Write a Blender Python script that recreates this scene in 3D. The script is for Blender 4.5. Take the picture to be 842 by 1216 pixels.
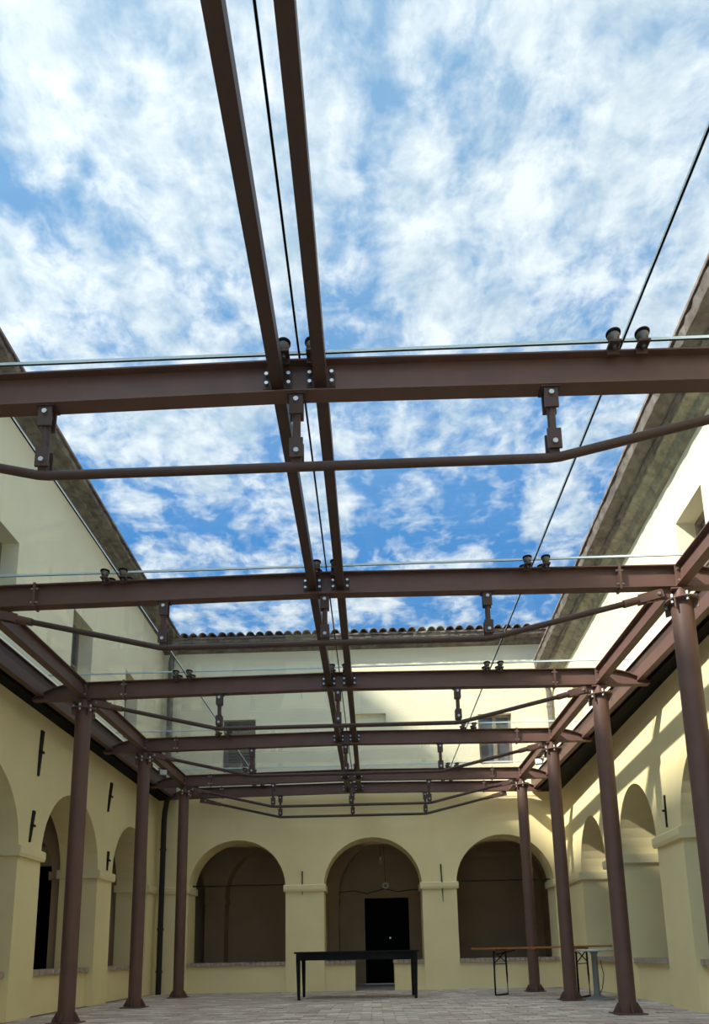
import bpy, bmesh, math, random
from mathutils import Vector, Matrix
random.seed(7)
for o in list(bpy.data.objects): bpy.data.objects.remove(o)
SC = bpy.context.scene
COL = SC.collection

# ------------------------------------------------------------------ camera, sky, sun, exposure
cam_d = bpy.data.cameras.new('camera'); cam = bpy.data.objects.new('camera', cam_d); COL.objects.link(cam)
cam_d.sensor_fit = 'VERTICAL'; cam_d.sensor_height = 36.0
cam_d.lens = 850.0 / 1216.0 * 36.0
cam_d.shift_y = (962.41 - 608.0) / 1216.0
cam_d.clip_start = 0.02; cam_d.clip_end = 500
def cam_axes(pi, ro, ya):
    def ray(u, v):
        c, s = math.cos(-ro), math.sin(-ro); u, v = c*u - s*v, s*u + c*v
        x, y, z = u, 1.0, -v
        c, s = math.cos(-pi), math.sin(-pi); y, z = c*y + s*z, -s*y + c*z
        c, s = math.cos(-ya), math.sin(-ya); x, y = c*x - s*y, s*x + c*y
        return Vector((x, y, z))
    f = ray(0, 0); r = ray(1, 0) - f; u = f - ray(0, 1)
    return r.normalized(), u.normalized(), f.normalized()
CR, CU, CF = cam_axes(0.19736, -0.01891, -0.02452)
M = Matrix(((CR.x, CU.x, -CF.x, 0.3479), (CR.y, CU.y, -CF.y, 0.0), (CR.z, CU.z, -CF.z, 0.6535), (0, 0, 0, 1)))
cam.matrix_world = M
SC.camera = cam
SC.view_settings.view_transform = 'Standard'; SC.view_settings.look = 'None'
SC.view_settings.exposure = 1.27; SC.view_settings.gamma = 1.0
SC.view_settings.use_curve_mapping = False

SUN_DIR = Vector((1.05, 0.72, -1.0)).normalized()
sl = bpy.data.lights.new('sun', 'SUN'); sl.energy = 3.6; sl.angle = math.radians(1.6); sl.color = (1.0, 0.95, 0.86)
so = bpy.data.objects.new('sun', sl); COL.objects.link(so)
so.rotation_euler = SUN_DIR.to_track_quat('-Z', 'Y').to_euler(); so.location = (-20, -12, 25)

def node(nt, t, **kw):
    n = nt.nodes.new(t)
    for k, v in kw.items(): setattr(n, k, v)
    return n
def math_n(nt, op, a, b=None, c=None, clamp=False):
    n = node(nt, 'ShaderNodeMath', operation=op, use_clamp=clamp)
    for i, x in enumerate((a, b, c)):
        if x is None: continue
        if isinstance(x, (int, float)): n.inputs[i].default_value = x
        else: nt.links.new(x, n.inputs[i])
    return n.outputs[0]
def ramp(nt, fac, stops):
    n = node(nt, 'ShaderNodeValToRGB'); nt.links.new(fac, n.inputs[0])
    e = n.color_ramp.elements
    while len(e) < len(stops): e.new(0.5)
    for el, (p, c) in zip(e, stops):
        el.position = p; el.color = (c[0], c[1], c[2], 1) if not isinstance(c, (int, float)) else (c, c, c, 1)
    return n.outputs[0]
def mixc(nt, fac, a, b, blend='MIX'):
    n = node(nt, 'ShaderNodeMix', data_type='RGBA', blend_type=blend)
    for i, x in ((0, fac), (6, a), (7, b)):
        if isinstance(x, (int, float)): n.inputs[i].default_value = x
        elif isinstance(x, tuple): n.inputs[i].default_value = (x[0], x[1], x[2], 1)
        else: nt.links.new(x, n.inputs[i])
    return n.outputs[2]

world = bpy.data.worlds.new('sky'); SC.world = world; world.use_nodes = True
nt = world.node_tree; nt.nodes.clear()
tc = node(nt, 'ShaderNodeTexCoord')
sep = node(nt, 'ShaderNodeSeparateXYZ'); nt.links.new(tc.outputs['Generated'], sep.inputs[0])
zz = math_n(nt, 'MAXIMUM', sep.outputs[2], 0.0)
zc = math_n(nt, 'ADD', zz, 0.10)
cx_ = math_n(nt, 'DIVIDE', sep.outputs[0], zc); cy_ = math_n(nt, 'DIVIDE', sep.outputs[1], zc)
cv = node(nt, 'ShaderNodeCombineXYZ'); nt.links.new(cx_, cv.inputs[0]); nt.links.new(cy_, cv.inputs[1])
def noise(nt, vec, scale, detail, rough, dist=0.0, loc=(0, 0, 0), rot=0.0, sc=(1, 1, 1)):
    mp = node(nt, 'ShaderNodeMapping'); mp.inputs['Location'].default_value = loc
    mp.inputs['Rotation'].default_value = (0, 0, rot); mp.inputs['Scale'].default_value = sc
    nt.links.new(vec, mp.inputs[0])
    n = node(nt, 'ShaderNodeTexNoise'); nt.links.new(mp.outputs[0], n.inputs['Vector'])
    n.inputs['Scale'].default_value = scale; n.inputs['Detail'].default_value = detail
    n.inputs['Roughness'].default_value = rough; n.inputs['Distortion'].default_value = dist
    return n.outputs[0]
wp = node(nt, 'ShaderNodeTexNoise'); nt.links.new(cv.outputs[0], wp.inputs['Vector']); wp.inputs['Scale'].default_value = 6.0; wp.inputs['Detail'].default_value = 3
wpm = node(nt, 'ShaderNodeVectorMath', operation='MULTIPLY_ADD'); nt.links.new(wp.outputs['Color'], wpm.inputs[0]); wpm.inputs[1].default_value = (0.07, 0.07, 0); nt.links.new(cv.outputs[0], wpm.inputs[2])
wv = wpm.outputs[0]
n_big = noise(nt, wv, 1.5, 3, 0.5, 0.0, (3.1, 1.7, 0), 0.5, (1.0, 0.75, 1))
n_mid = noise(nt, wv, 6.5, 4, 0.55, 0.0, (0.4, 8.3, 0), -0.55, (1.0, 0.62, 1))
vo = node(nt, 'ShaderNodeTexVoronoi', feature='SMOOTH_F1'); mpv = node(nt, 'ShaderNodeMapping'); mpv.inputs['Rotation'].default_value = (0, 0, -0.5); mpv.inputs['Scale'].default_value = (1.0, 0.75, 1)
nt.links.new(wv, mpv.inputs[0]); nt.links.new(mpv.outputs[0], vo.inputs['Vector']); vo.inputs['Scale'].default_value = 11.0; vo.inputs['Smoothness'].default_value = 0.6
puff = math_n(nt, 'SUBTRACT', 0.75, vo.outputs['Distance'])
n_fin = noise(nt, wv, 23.0, 8, 0.62, 0.0, (5.4, 2.3, 0))
dens = math_n(nt, 'ADD', math_n(nt, 'MULTIPLY', n_big, 0.22), math_n(nt, 'ADD', math_n(nt, 'MULTIPLY', n_mid, 0.50), math_n(nt, 'ADD', math_n(nt, 'MULTIPLY', n_fin, 0.50), math_n(nt, 'MULTIPLY', puff, 0.26))))
dens = math_n(nt, 'ADD', dens, math_n(nt, 'MULTIPLY', math_n(nt, 'SUBTRACT', zz, 0.68), 0.26))
cover2 = ramp(nt, dens, [(0.56, 0.05), (0.63, 0.40), (0.69, 0.75), (0.78, 1.0)])
blue = ramp(nt, zz, [(0.0, (0.40, 0.60, 0.80)), (0.25, (0.08, 0.30, 0.66)), (0.5, (0.040, 0.235, 0.60)), (0.85, (0.20, 0.385, 0.62)), (1.0, (0.21, 0.39, 0.62))])
n_sh = math_n(nt, 'ADD', math_n(nt, 'MULTIPLY', noise(nt, wv, 10.0, 5, 0.6, 0.0, (0.9, 4.4, 0)), 0.7), math_n(nt, 'MULTIPLY', n_fin, 0.3))
white = ramp(nt, n_sh, [(0.38, (0.44, 0.57, 0.70)), (0.60, (0.82, 0.875, 0.92))])
skyc = mixc(nt, cover2, blue, white)
# thin-cloud glow towards the sun, added and strengthened to brighten the lower walls
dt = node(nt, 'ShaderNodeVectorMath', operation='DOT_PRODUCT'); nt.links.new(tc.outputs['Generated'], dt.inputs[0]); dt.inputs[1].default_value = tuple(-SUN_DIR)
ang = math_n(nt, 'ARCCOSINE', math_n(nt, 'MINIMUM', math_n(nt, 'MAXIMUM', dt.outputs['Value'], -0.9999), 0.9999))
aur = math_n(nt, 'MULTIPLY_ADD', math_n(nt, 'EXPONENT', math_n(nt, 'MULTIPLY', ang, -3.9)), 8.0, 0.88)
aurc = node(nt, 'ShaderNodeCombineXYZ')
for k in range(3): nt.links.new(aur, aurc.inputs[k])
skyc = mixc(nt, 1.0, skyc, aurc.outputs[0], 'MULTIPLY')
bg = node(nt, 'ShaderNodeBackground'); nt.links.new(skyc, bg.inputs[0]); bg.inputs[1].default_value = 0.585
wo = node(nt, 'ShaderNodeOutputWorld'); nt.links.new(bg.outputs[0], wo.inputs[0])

# ------------------------------------------------------------------ materials
def mat(name, col, rough=0.6, metal=0.0, vary=0.0, scale=6.0, bump=0.0, bscale=40.0, col2=None, spec=None):
    m = bpy.data.materials.new(name); m.use_nodes = True
    nt = m.node_tree; b = nt.nodes['Principled BSDF']
    b.inputs['Roughness'].default_value = rough; b.inputs['Metallic'].default_value = metal
    if spec is not None: b.inputs['Specular IOR Level'].default_value = spec
    tc = node(nt, 'ShaderNodeTexCoord')
    geo = node(nt, 'ShaderNodeNewGeometry')
    c2 = col2 or tuple(c * (1 - vary) for c in col)
    n = noise(nt, geo.outputs['Position'], scale, 6, 0.6, 0.3)
    nt.links.new(ramp(nt, n, [(0.35, c2), (0.65, col)]), b.inputs['Base Color'])
    if bump:
        nb = noise(nt, geo.outputs['Position'], bscale, 5, 0.6)
        bp = node(nt, 'ShaderNodeBump'); bp.inputs['Strength'].default_value = bump; bp.inputs['Distance'].default_value = 0.01
        nt.links.new(nb, bp.inputs['Height']); nt.links.new(bp.outputs[0], b.inputs['Normal'])
    return m
PLASTER = mat('cream_plaster', (0.86, 0.79, 0.56), 0.9, 0, 0.07, 1.3, 0.12, 30, spec=0.2)
def warm_light_tint(m, low):                       # below the canopy the plaster is yellower: warmer, brighter light put into its colour
    nt = m.node_tree; b = nt.nodes['Principled BSDF']; src = b.inputs['Base Color'].links[0].from_socket
    g = node(nt, 'ShaderNodeNewGeometry'); sp = node(nt, 'ShaderNodeSeparateXYZ'); nt.links.new(g.outputs['Position'], sp.inputs[0])
    f = math_n(nt, 'LESS_THAN', sp.outputs[2], 3.62)
    lowc = mixc(nt, 1.0, src, low, 'MULTIPLY'); nt.links.new(mixc(nt, f, src, lowc), b.inputs['Base Color'])
warm_light_tint(PLASTER, (1.07, 0.99, 0.77))
IMPOST = mat('impost_plaster', (0.89, 0.765, 0.44), 0.9, 0, 0.05, 2.5, 0.1, 40, spec=0.2)
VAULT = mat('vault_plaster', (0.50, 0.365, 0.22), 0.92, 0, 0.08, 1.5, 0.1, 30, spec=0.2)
STEEL = mat('brown_painted_steel', (0.150, 0.082, 0.063), 0.5, 0.0, 0.12, 5.0, 0.03, 90, spec=0.3)
STEELD = mat('dark_brown_steel', (0.085, 0.050, 0.040), 0.5, 0.0, 0.12, 5.0, 0.03, 90, spec=0.3)
BOLT = mat('zinc_bolt', (0.62, 0.60, 0.57), 0.32, 0.9, 0.1, 30)
RUBBER_SHADE = mat('black_gasket_and_shade', (0.009, 0.008, 0.008), 0.7, spec=0.1)
BOSS = mat('clamp_steel', (0.22, 0.215, 0.21), 0.4, 0.8, 0.1, 20)
GEDGE = mat('glass_edge', (0.62, 0.70, 0.68), 0.2)
IRON = mat('wrought_iron', (0.018, 0.015, 0.013), 0.7, 0.3, 0.3, 20, 0.2, 60)
BLACKPAINT = mat('black_painted_wood', (0.008, 0.007, 0.006), 0.6, 0, 0.2, 9, 0.05, 40, spec=0.2)
ORANGE = mat('orange_varnished_wood', (0.42, 0.15, 0.045), 0.4, 0, 0.25, 14, 0.05, 60)
GREYMET = mat('grey_painted_metal', (0.22, 0.24, 0.25), 0.45, 0.3, 0.1, 8)
PALETOP = mat('pale_grey_laminate', (0.60, 0.60, 0.58), 0.4, 0, 0.05, 8)
PIPEBLK = mat('black_downpipe', (0.014, 0.012, 0.011), 0.5, 0.2)
PIPEGREY = mat('grey_zinc_pipe', (0.17, 0.17, 0.15), 0.55, 0.4, 0.2, 8)
CORNICE = mat('weathered_cornice', (0.22, 0.185, 0.155), 0.95, 0, 0.0, 7.0, 0.8, 18, (0.085, 0.072, 0.063))
CORNR = mat('lichened_cornice', (0.36, 0.33, 0.24), 0.95, 0, 0.0, 9.0, 0.6, 18, (0.17, 0.16, 0.115))
TILE = mat('terracotta_tile', (0.30, 0.215, 0.175), 0.9, 0, 0.0, 9.0, 0.5, 40, (0.12, 0.092, 0.08))
BRICK = mat('worn_floor_brick', (0.66, 0.55, 0.48), 0.9, 0, 0.0, 2.2, 0.4, 50, (0.50, 0.41, 0.35))
BRICK2 = mat('pale_floor_brick', (0.80, 0.71, 0.63), 0.9, 0, 0.15, 3, 0.4, 50)
BRICK3 = mat('reddish_floor_brick', (0.56, 0.44, 0.37), 0.9, 0, 0.2, 3, 0.4, 50)
MORTAR = mat('sandy_mortar', (0.50, 0.43, 0.37), 0.95, 0, 0.2, 5, 0.4, 50)
SILLB = mat('sill_brick', (0.52, 0.42, 0.33), 0.9, 0, 0.3, 12, 0.4, 60)
SILLM = mat('sill_mortar', (0.30, 0.25, 0.19), 0.95, 0, 0.2, 12)
WOOD = mat('weathered_window_wood', (0.24, 0.20, 0.15), 0.8, 0, 0.3, 12, 0.2, 60)
SHUT = mat('grey_green_shutter', (0.13, 0.13, 0.115), 0.7, 0, 0.2, 14)
DOOR_DARK = mat('near_black_door_and_dark', (0.004, 0.0035, 0.003), 0.7, spec=0.1)
WIREM = mat('dark_cable', (0.03, 0.028, 0.025), 0.6)
PALEWIRE = mat('pale_conduit', (0.50, 0.49, 0.44), 0.5, 0.3)
LAMPM = mat('white_enamel', (0.7, 0.69, 0.66), 0.35)
WINGLASS = bpy.data.materials.new('window_glass'); WINGLASS.use_nodes = True
_b = WINGLASS.node_tree.nodes['Principled BSDF']; _b.inputs['Base Color'].default_value = (0.05, 0.07, 0.09, 1); _b.inputs['Roughness'].default_value = 0.06
_b.inputs['Specular IOR Level'].default_value = 0.9
BULB = bpy.data.materials.new('bulb_glass'); BULB.use_nodes = True
_b = BULB.node_tree.nodes['Principled BSDF']; _b.inputs['Base Color'].default_value = (0.55, 0.5, 0.42, 1); _b.inputs['Roughness'].default_value = 0.1
GLASS = bpy.data.materials.new('roof_glass'); GLASS.use_nodes = True
nt = GLASS.node_tree; nt.nodes.clear()
tr = node(nt, 'ShaderNodeBsdfTransparent'); tr.inputs[0].default_value = (0.975, 0.988, 0.98, 1)
gl = node(nt, 'ShaderNodeBsdfGlossy'); gl.inputs['Roughness'].default_value = 0.02; gl.inputs[0].default_value = (0.9, 0.95, 0.93, 1)
df = node(nt, 'ShaderNodeBsdfDiffuse'); df.inputs[0].default_value = (0.6, 0.6, 0.55, 1)
lw = node(nt, 'ShaderNodeLayerWeight'); lw.inputs[0].default_value = 0.5
fr_ = math_n(nt, 'ADD', math_n(nt, 'MULTIPLY', math_n(nt, 'POWER', lw.outputs['Facing'], 5.0), 0.9), 0.022)
geo = node(nt, 'ShaderNodeNewGeometry')
dn = noise(nt, geo.outputs['Position'], 90, 2, 0.5); dirt = ramp(nt, dn, [(0.70, 0.012), (0.78, 0.10)])
m1 = node(nt, 'ShaderNodeMixShader'); nt.links.new(fr_, m1.inputs[0]); nt.links.new(tr.outputs[0], m1.inputs[1]); nt.links.new(gl.outputs[0], m1.inputs[2])
m2 = node(nt, 'ShaderNodeMixShader'); nt.links.new(dirt, m2.inputs[0]); nt.links.new(m1.outputs[0], m2.inputs[1]); nt.links.new(df.outputs[0], m2.inputs[2])
go = node(nt, 'ShaderNodeOutputMaterial'); nt.links.new(m2.outputs[0], go.inputs[0])

# ------------------------------------------------------------------ mesh helpers
class MB:
    def __init__(s): s.v = []; s.f = []; s.sm = []; s.mi = []
    def add(s, vs, fs, smooth=False, mi=0):
        n = len(s.v); s.v += [tuple(v) for v in vs]
        for f in fs: s.f.append(tuple(i + n for i in f)); s.sm.append(smooth); s.mi.append(mi)
    def box(s, x0, x1, y0, y1, z0, z1, mi=0, fn=None):
        vs = [(x, y, z) for z in (z0, z1) for y in (y0, y1) for x in (x0, x1)]
        if fn: vs = [fn(*v) for v in vs]
        s.add(vs, [(0, 2, 3, 1), (4, 5, 7, 6), (0, 1, 5, 4), (2, 6, 7, 3), (0, 4, 6, 2), (1, 3, 7, 5)], False, mi)
    def bar(s, a, b, w, h, mi=0, up=(0, 0, 1)):
        a = Vector(a); b = Vector(b); d = (b - a).normalized(); u = Vector(up)
        r = d.cross(u)
        if r.length < 1e-4: r = d.cross(Vector((1, 0, 0)))
        r.normalize(); u = r.cross(d)
        vs = [p + r*(sx*w/2) + u*(sz*h/2) for p in (a, b) for sz in (-1, 1) for sx in (-1, 1)]
        s.add(vs, [(0, 2, 3, 1), (4, 5, 7, 6), (0, 1, 5, 4), (2, 6, 7, 3), (0, 4, 6, 2), (1, 3, 7, 5)], False, mi)
    def tube(s, pts, r, n=10, mi=0, caps=True):
        pts = [Vector(p) for p in pts]; rs = r if isinstance(r, (list, tuple)) else [r]*len(pts)
        rings = []; prev = None
        for i, p in enumerate(pts):
            if i == 0: d = pts[1] - p
            elif i == len(pts)-1: d = p - pts[i-1]
            else: d = (pts[i+1] - p).normalized() + (p - pts[i-1]).normalized()
            d.normalize()
            if prev is None:
                ref = Vector((0, 0, 1)) if abs(d.z) < 0.9 else Vector((1, 0, 0))
                a = d.cross(ref).normalized()
            else: a = (prev - d*prev.dot(d)).normalized()
            prev = a; b = d.cross(a)
            rings.append([p + (a*math.cos(2*math.pi*k/n) + b*math.sin(2*math.pi*k/n))*rs[i] for k in range(n)])
        vs = [v for rg in rings for v in rg]; fs = []
        for i in range(len(pts)-1):
            for k in range(n): fs.append((i*n+k, i*n+(k+1) % n, (i+1)*n+(k+1) % n, (i+1)*n+k))
        s.add(vs, fs, n > 6, mi)
        if caps:
            s.add(rings[0], [tuple(reversed(range(n)))], False, mi); s.add(rings[-1], [tuple(range(n))], False, mi)
    def lathe(s, prof, c, n=20, mi=0):
        vs = []; fs = []
        for r, z in prof:
            for k in range(n): vs.append((c[0]+r*math.cos(2*math.pi*k/n), c[1]+r*math.sin(2*math.pi*k/n), c[2]+z))
        for i in range(len(prof)-1):
            for k in range(n): fs.append((i*n+k, i*n+(k+1) % n, (i+1)*n+(k+1) % n, (i+1)*n+k))
        s.add(vs, fs, True, mi)
        s.add(vs[:n], [tuple(reversed(range(n)))], False, mi); s.add(vs[-n:], [tuple(range(n))], False, mi)
    def prism(s, prof, place, a, b, mi=0, closed=True):      # prof: 2-D polygon, place(t,p,q)->xyz, from t=a to t=b
        n = len(prof); vs = [place(t, p, q) for t in (a, b) for p, q in prof]
        fs = [(i, (i+1) % n, n+(i+1) % n, n+i) for i in range(n if closed else n-1)]
        if closed: fs += [tuple(reversed(range(n))), tuple(range(n, 2*n))]
        s.add(vs, fs, False, mi)
    def mesh(s, name, mats):
        me = bpy.data.meshes.new(name); me.from_pydata(s.v, [], s.f)
        for m in (mats if isinstance(mats, (list, tuple)) else [mats]): me.materials.append(m)
        for p, sm, mi in zip(me.polygons, s.sm, s.mi): p.use_smooth = sm; p.material_index = mi
        bm = bmesh.new(); bm.from_mesh(me); bmesh.ops.recalc_face_normals(bm, faces=bm.faces); bm.to_mesh(me); bm.free()
        return me
    def obj(s, name, mats, parent=None, bevel=0):
        o = bpy.data.objects.new(name, s.mesh(name, mats)); COL.objects.link(o)
        if parent: o.parent = parent
        if bevel:
            md = o.modifiers.new('bevel', 'BEVEL'); md.width = bevel; md.segments = 2; md.limit_method = 'ANGLE'
        return o
def tag(o, label=None, cat=None, group=None, kind=None):
    if label: o['label'] = label
    if cat: o['category'] = cat
    if group: o['group'] = group
    if kind: o['kind'] = kind
    return o
def empty(name, loc=(0, 0, 0), rz=0.0, **kw):
    o = bpy.data.objects.new(name, None); COL.objects.link(o); o.location = loc; o.rotation_euler = (0, 0, rz)
    o.empty_display_size = 0.1
    return tag(o, **kw)
def inst(name, me, parent=None, loc=(0, 0, 0), rot=(0, 0, 0)):
    o = bpy.data.objects.new(name, me); COL.objects.link(o)
    if parent: o.parent = parent
    o.location = loc; o.rotation_euler = rot
    return o
KIDS = {}
def kids(o): return [c for c in list(o.children)]
def copy_tree(o, parent=None):
    c = o.copy(); COL.objects.link(c)
    if parent: c.parent = parent
    for ch in kids(o): copy_tree(ch, c)
    return c

# ------------------------------------------------------------------ dimensions
YF, TH, DEEP = 13.15, 0.55, 2.35           # far wall face, wall thickness, depth of the portico behind
LA, LB = -3.505, -0.0125                    # shaded wall: x = LA + LB*y
RA, RB = 3.297, 0.0436                      # sunlit wall
SPR = 1.87
def mapL(s, d, z): return (LA + LB*s - d, s, z)
def mapR(s, d, z): return (RA + RB*s + d, s, z)
def mapF(s, d, z): return (s, YF + d, z)

def wall_mesh(mb, fn, s0, s1, z1, arches, rects, thick, zA=3.05, spr=SPR, nseg=20):
    """plain wall from s0 to s1 with arched and rectangular openings cut through its thickness"""
    S = {s0, s1}; Z = {zA, z1}
    for c, r, rise in arches:
        for k in range(nseg+1): S.add(round(c - r*math.cos(math.pi*k/nseg), 5))
    for a, b, za, zb in rects: S |= {a, b}; Z |= {za, zb}
    S = sorted(x for x in S if s0 <= x <= s1); Z = sorted(z for z in Z if zA <= z <= z1)
    V = {}; vs = []; F = []
    def vid(s, z):
        k = (round(s, 4), round(z, 4))
        if k not in V: V[k] = len(vs); vs.append(k)
        return V[k]
    def inarch(m):
        for c, r, rise in arches:
            if c-r < m < c+r: return c, r, rise
    for a, b in zip(S, S[1:]):
        if b - a < 1e-4: continue
        ar = inarch((a+b)/2)
        if ar:
            c, r, rise = ar
            h = lambda s: spr + rise*math.sqrt(max(0, 1-((s-c)/r)**2))
            F.append((vid(a, h(a)), vid(b, h(b)), vid(b, zA), vid(a, zA)))
        else:
            F.append((vid(a, 0), vid(b, 0), vid(b, spr), vid(a, spr)))
            F.append((vid(a, spr), vid(b, spr), vid(b, zA), vid(a, zA)))
        for za, zb in zip(Z, Z[1:]):
            m = ((a+b)/2, (za+zb)/2)
            if any(q[0] < m[0] < q[1] and q[2] < m[1] < q[3] for q in rects): continue
            F.append((vid(a, za), vid(b, za), vid(b, zb), vid(a, zb)))
    n = len(vs); allv = [fn(s, 0, z) for s, z in vs] + [fn(s, thick, z) for s, z in vs]
    faces = list(F) + [tuple(i+n for i in reversed(f)) for f in F]
    cnt = {}
    for f in F:
        for i in range(4):
            e = (f[i], f[(i+1) % 4]); cnt[tuple(sorted(e))] = cnt.get(tuple(sorted(e)), 0) + 1
    for f in F:
        for i in range(4):
            a, b = f[i], f[(i+1) % 4]
            if cnt[tuple(sorted((a, b)))] == 1 and vs[a] != vs[b]: faces.append((b, a, a+n, b+n))
    mb.add(allv, faces)

# ------------------------------------------------------------------ setting: floor
mb = MB(); mb.box(-7.2, 7.6, -3.2, 17.0, -0.30, -0.012)
floor = tag(mb.obj('floor', MORTAR), kind='structure')
BW, BL, GAP = 0.118, 0.245, 0.010
cells = []
row = 0; y = 6.6
while y < 13.1:
    x = -3.62 + (0.0 if row % 2 else -BL/2)
    while x < 3.95:
        x1 = x + BL
        lo = LA + LB*y + 0.01; hi = RA + RB*y + 0.10
        a, b = max(x, lo), min(x1 - GAP, hi)
        if b - a > 0.05: cells.append((a, b, y, y + BW - GAP))
        x = x1
    y += BW; row += 1
bx = {}
def brick_mesh(m):
    q = MB(); q.box(-0.5, 0.5, -0.5, 0.5, -0.020, 0.0); return q.mesh('brick', m)
bmeshes = [brick_mesh(BRICK), brick_mesh(BRICK2), brick_mesh(BRICK3)]
def seen(c): return abs((c[0]+c[1])/2 - 0.2) < 0.9 + (c[2])*0.36 and c[2] > 8.0
near = sorted([c for c in cells if seen(c)], key=lambda c: c[2])[:290]
nearset = set(near)
rest = [MB(), MB(), MB()]
def pick():
    t = random.random(); return 0 if t < 0.62 else (1 if t < 0.80 else 2)
for c in cells:
    k = pick(); dz = random.uniform(-0.004, 0.004)
    if c in nearset:
        o = inst('brick', bmeshes[k], floor, ((c[0]+c[1])/2, (c[2]+c[3])/2, dz)); o.scale = (c[1]-c[0], c[3]-c[2], 1)
    else: rest[0].box(c[0], c[1], c[2], c[3], -0.02, dz, k)
tag(rest[0].obj('brick_paving', [BRICK, BRICK2, BRICK3], floor), kind='stuff')

# ------------------------------------------------------------------ setting: walls with arcades
ARL = [(2.08, 0.92, 0.92), (4.48, 0.92, 0.92), (6.88, 0.92, 0.92), (9.29, 0.92, 0.92), (11.70, 0.90, 0.92)]
ARR = [(2.4, 0.74, 0.85), (4.53, 0.74, 0.85), (6.83, 0.74, 0.85), (9.07, 0.72, 0.85), (11.26, 0.74, 0.85)]
ARF = [(-2.17, 0.90, 0.90), (0.335, 0.90, 0.90), (2.755, 0.89, 0.90)]
WINL = [(4.35, 5.05, 4.15, 5.31), (6.60, 7.30, 4.15, 5.31), (8.86, 9.56, 4.15, 5.31), (11.0, 11.64, 4.15, 5.31)]
WINR = [(6.20, 6.85, 3.95, 5.0), (11.05, 11.65, 3.95, 5.0)]
WINF = [(-2.48, -1.85, 4.08, 5.12), (2.42, 3.06, 4.12, 5.11)]
def arcade(name, fn, s0, s1, ztop, arches, rects, doorway=None):
    mb = MB(); wall_mesh(mb, fn, s0, s1, ztop, arches, rects, TH)
    for c, r, rise in arches:                         # parapets, set back from the pier faces
        if doorway and abs(c - doorway[2]) < 0.1:
            mb.box(c-r, doorway[0], 0.03, TH-0.05, 0, 0.47, 0, fn); mb.box(doorway[1], c+r, 0.03, TH-0.05, 0, 0.47, 0, fn)
        else: mb.box(c-r, c+r, 0.03 if fn is mapF else 0.10, TH-0.05, 0, 0.47, 0, fn)
    w = tag(mb.obj(name, PLASTER), kind='structure')
    # impost bands wrap the piers
    ed = []
    prev = s0
    for c, r, rise in sorted(arches):
        ed.append((prev, c-r)); prev = c+r
    ed.append((prev, s1))
    for a, b in ed:
        q = MB(); p = 0.035
        prof = [(-p, 1.79), (-p-0.012, 1.83), (-p-0.012, 1.90), (-p+0.01, 1.915), (TH+p, 1.915), (TH+p, 1.79)]
        aa = a - p if a > s0 else a; bb = b + p if b < s1 else b
        if fn is not mapF: aa = max(aa, -3.0); bb = min(bb, YF-0.001) if b == s1 else bb
        q.prism(prof, lambda t, d, z: fn(t, d, z), aa, bb)
        q.obj('impost_band', IMPOST, w)
    # brick-on-edge sills
    q = MB(); q.box(-0.038, 0.038, 0, 1, -0.03, 0.03); bme = q.mesh('brick', SILLB)
    for c, r, rise in arches:
        if fn is not mapF and c < 6: continue
        spans = [(c-r, c+r)]
        if doorway and abs(c - doorway[2]) < 0.1: spans = [(c-r, doorway[0]+0.02), (doorway[1]-0.02, c+r)]
        for a, b in spans:
            d0 = -0.02 if fn is mapF else 0.045
            q = MB(); q.box(a+0.004, b-0.004, d0+0.012, TH-0.03, 0.47, 0.522, 0, fn)
            sill = q.obj('brick_sill', SILLM, w)
            n = max(2, round((b-a)/0.088)); st = (b-a)/n
            for k in range(n):
                sx = a + (k+0.5)*st
                P0 = Vector(fn(sx, d0 + random.uniform(-0.004, 0.004), 0.502)); dirv = Vector(fn(sx, 1, 0)) - Vector(fn(sx, 0, 0)); al = Vector(fn(sx+1, 0, 0)) - Vector(fn(sx, 0, 0))
                o = inst('brick', bme, sill); dl = 0.30
                o.matrix_local = Matrix(((al.x, dirv.x*dl, 0, P0.x), (al.y, dirv.y*dl, 0, P0.y), (0, 0, 1, P0.z), (0, 0, 0, 1)))
    return w
wl = arcade('wall_left', mapL, -3.0, YF, 6.80, ARL, WINL)
wr = arcade('wall_right', mapR, -3.0, YF, 5.75, ARR, WINR)
wf = arcade('wall_far', mapF, -6.9, 7.2, 6.62, ARF, WINF + [(0.08, 0.66, 4.93, 5.18)], (-0.02, 0.69, 0.335))
q = MB(); q.box(0.06, 0.68, 0.09, 0.14, 4.91, 5.20, 0, mapF); q.obj('blocked_niche', PLASTER, wf)

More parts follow.
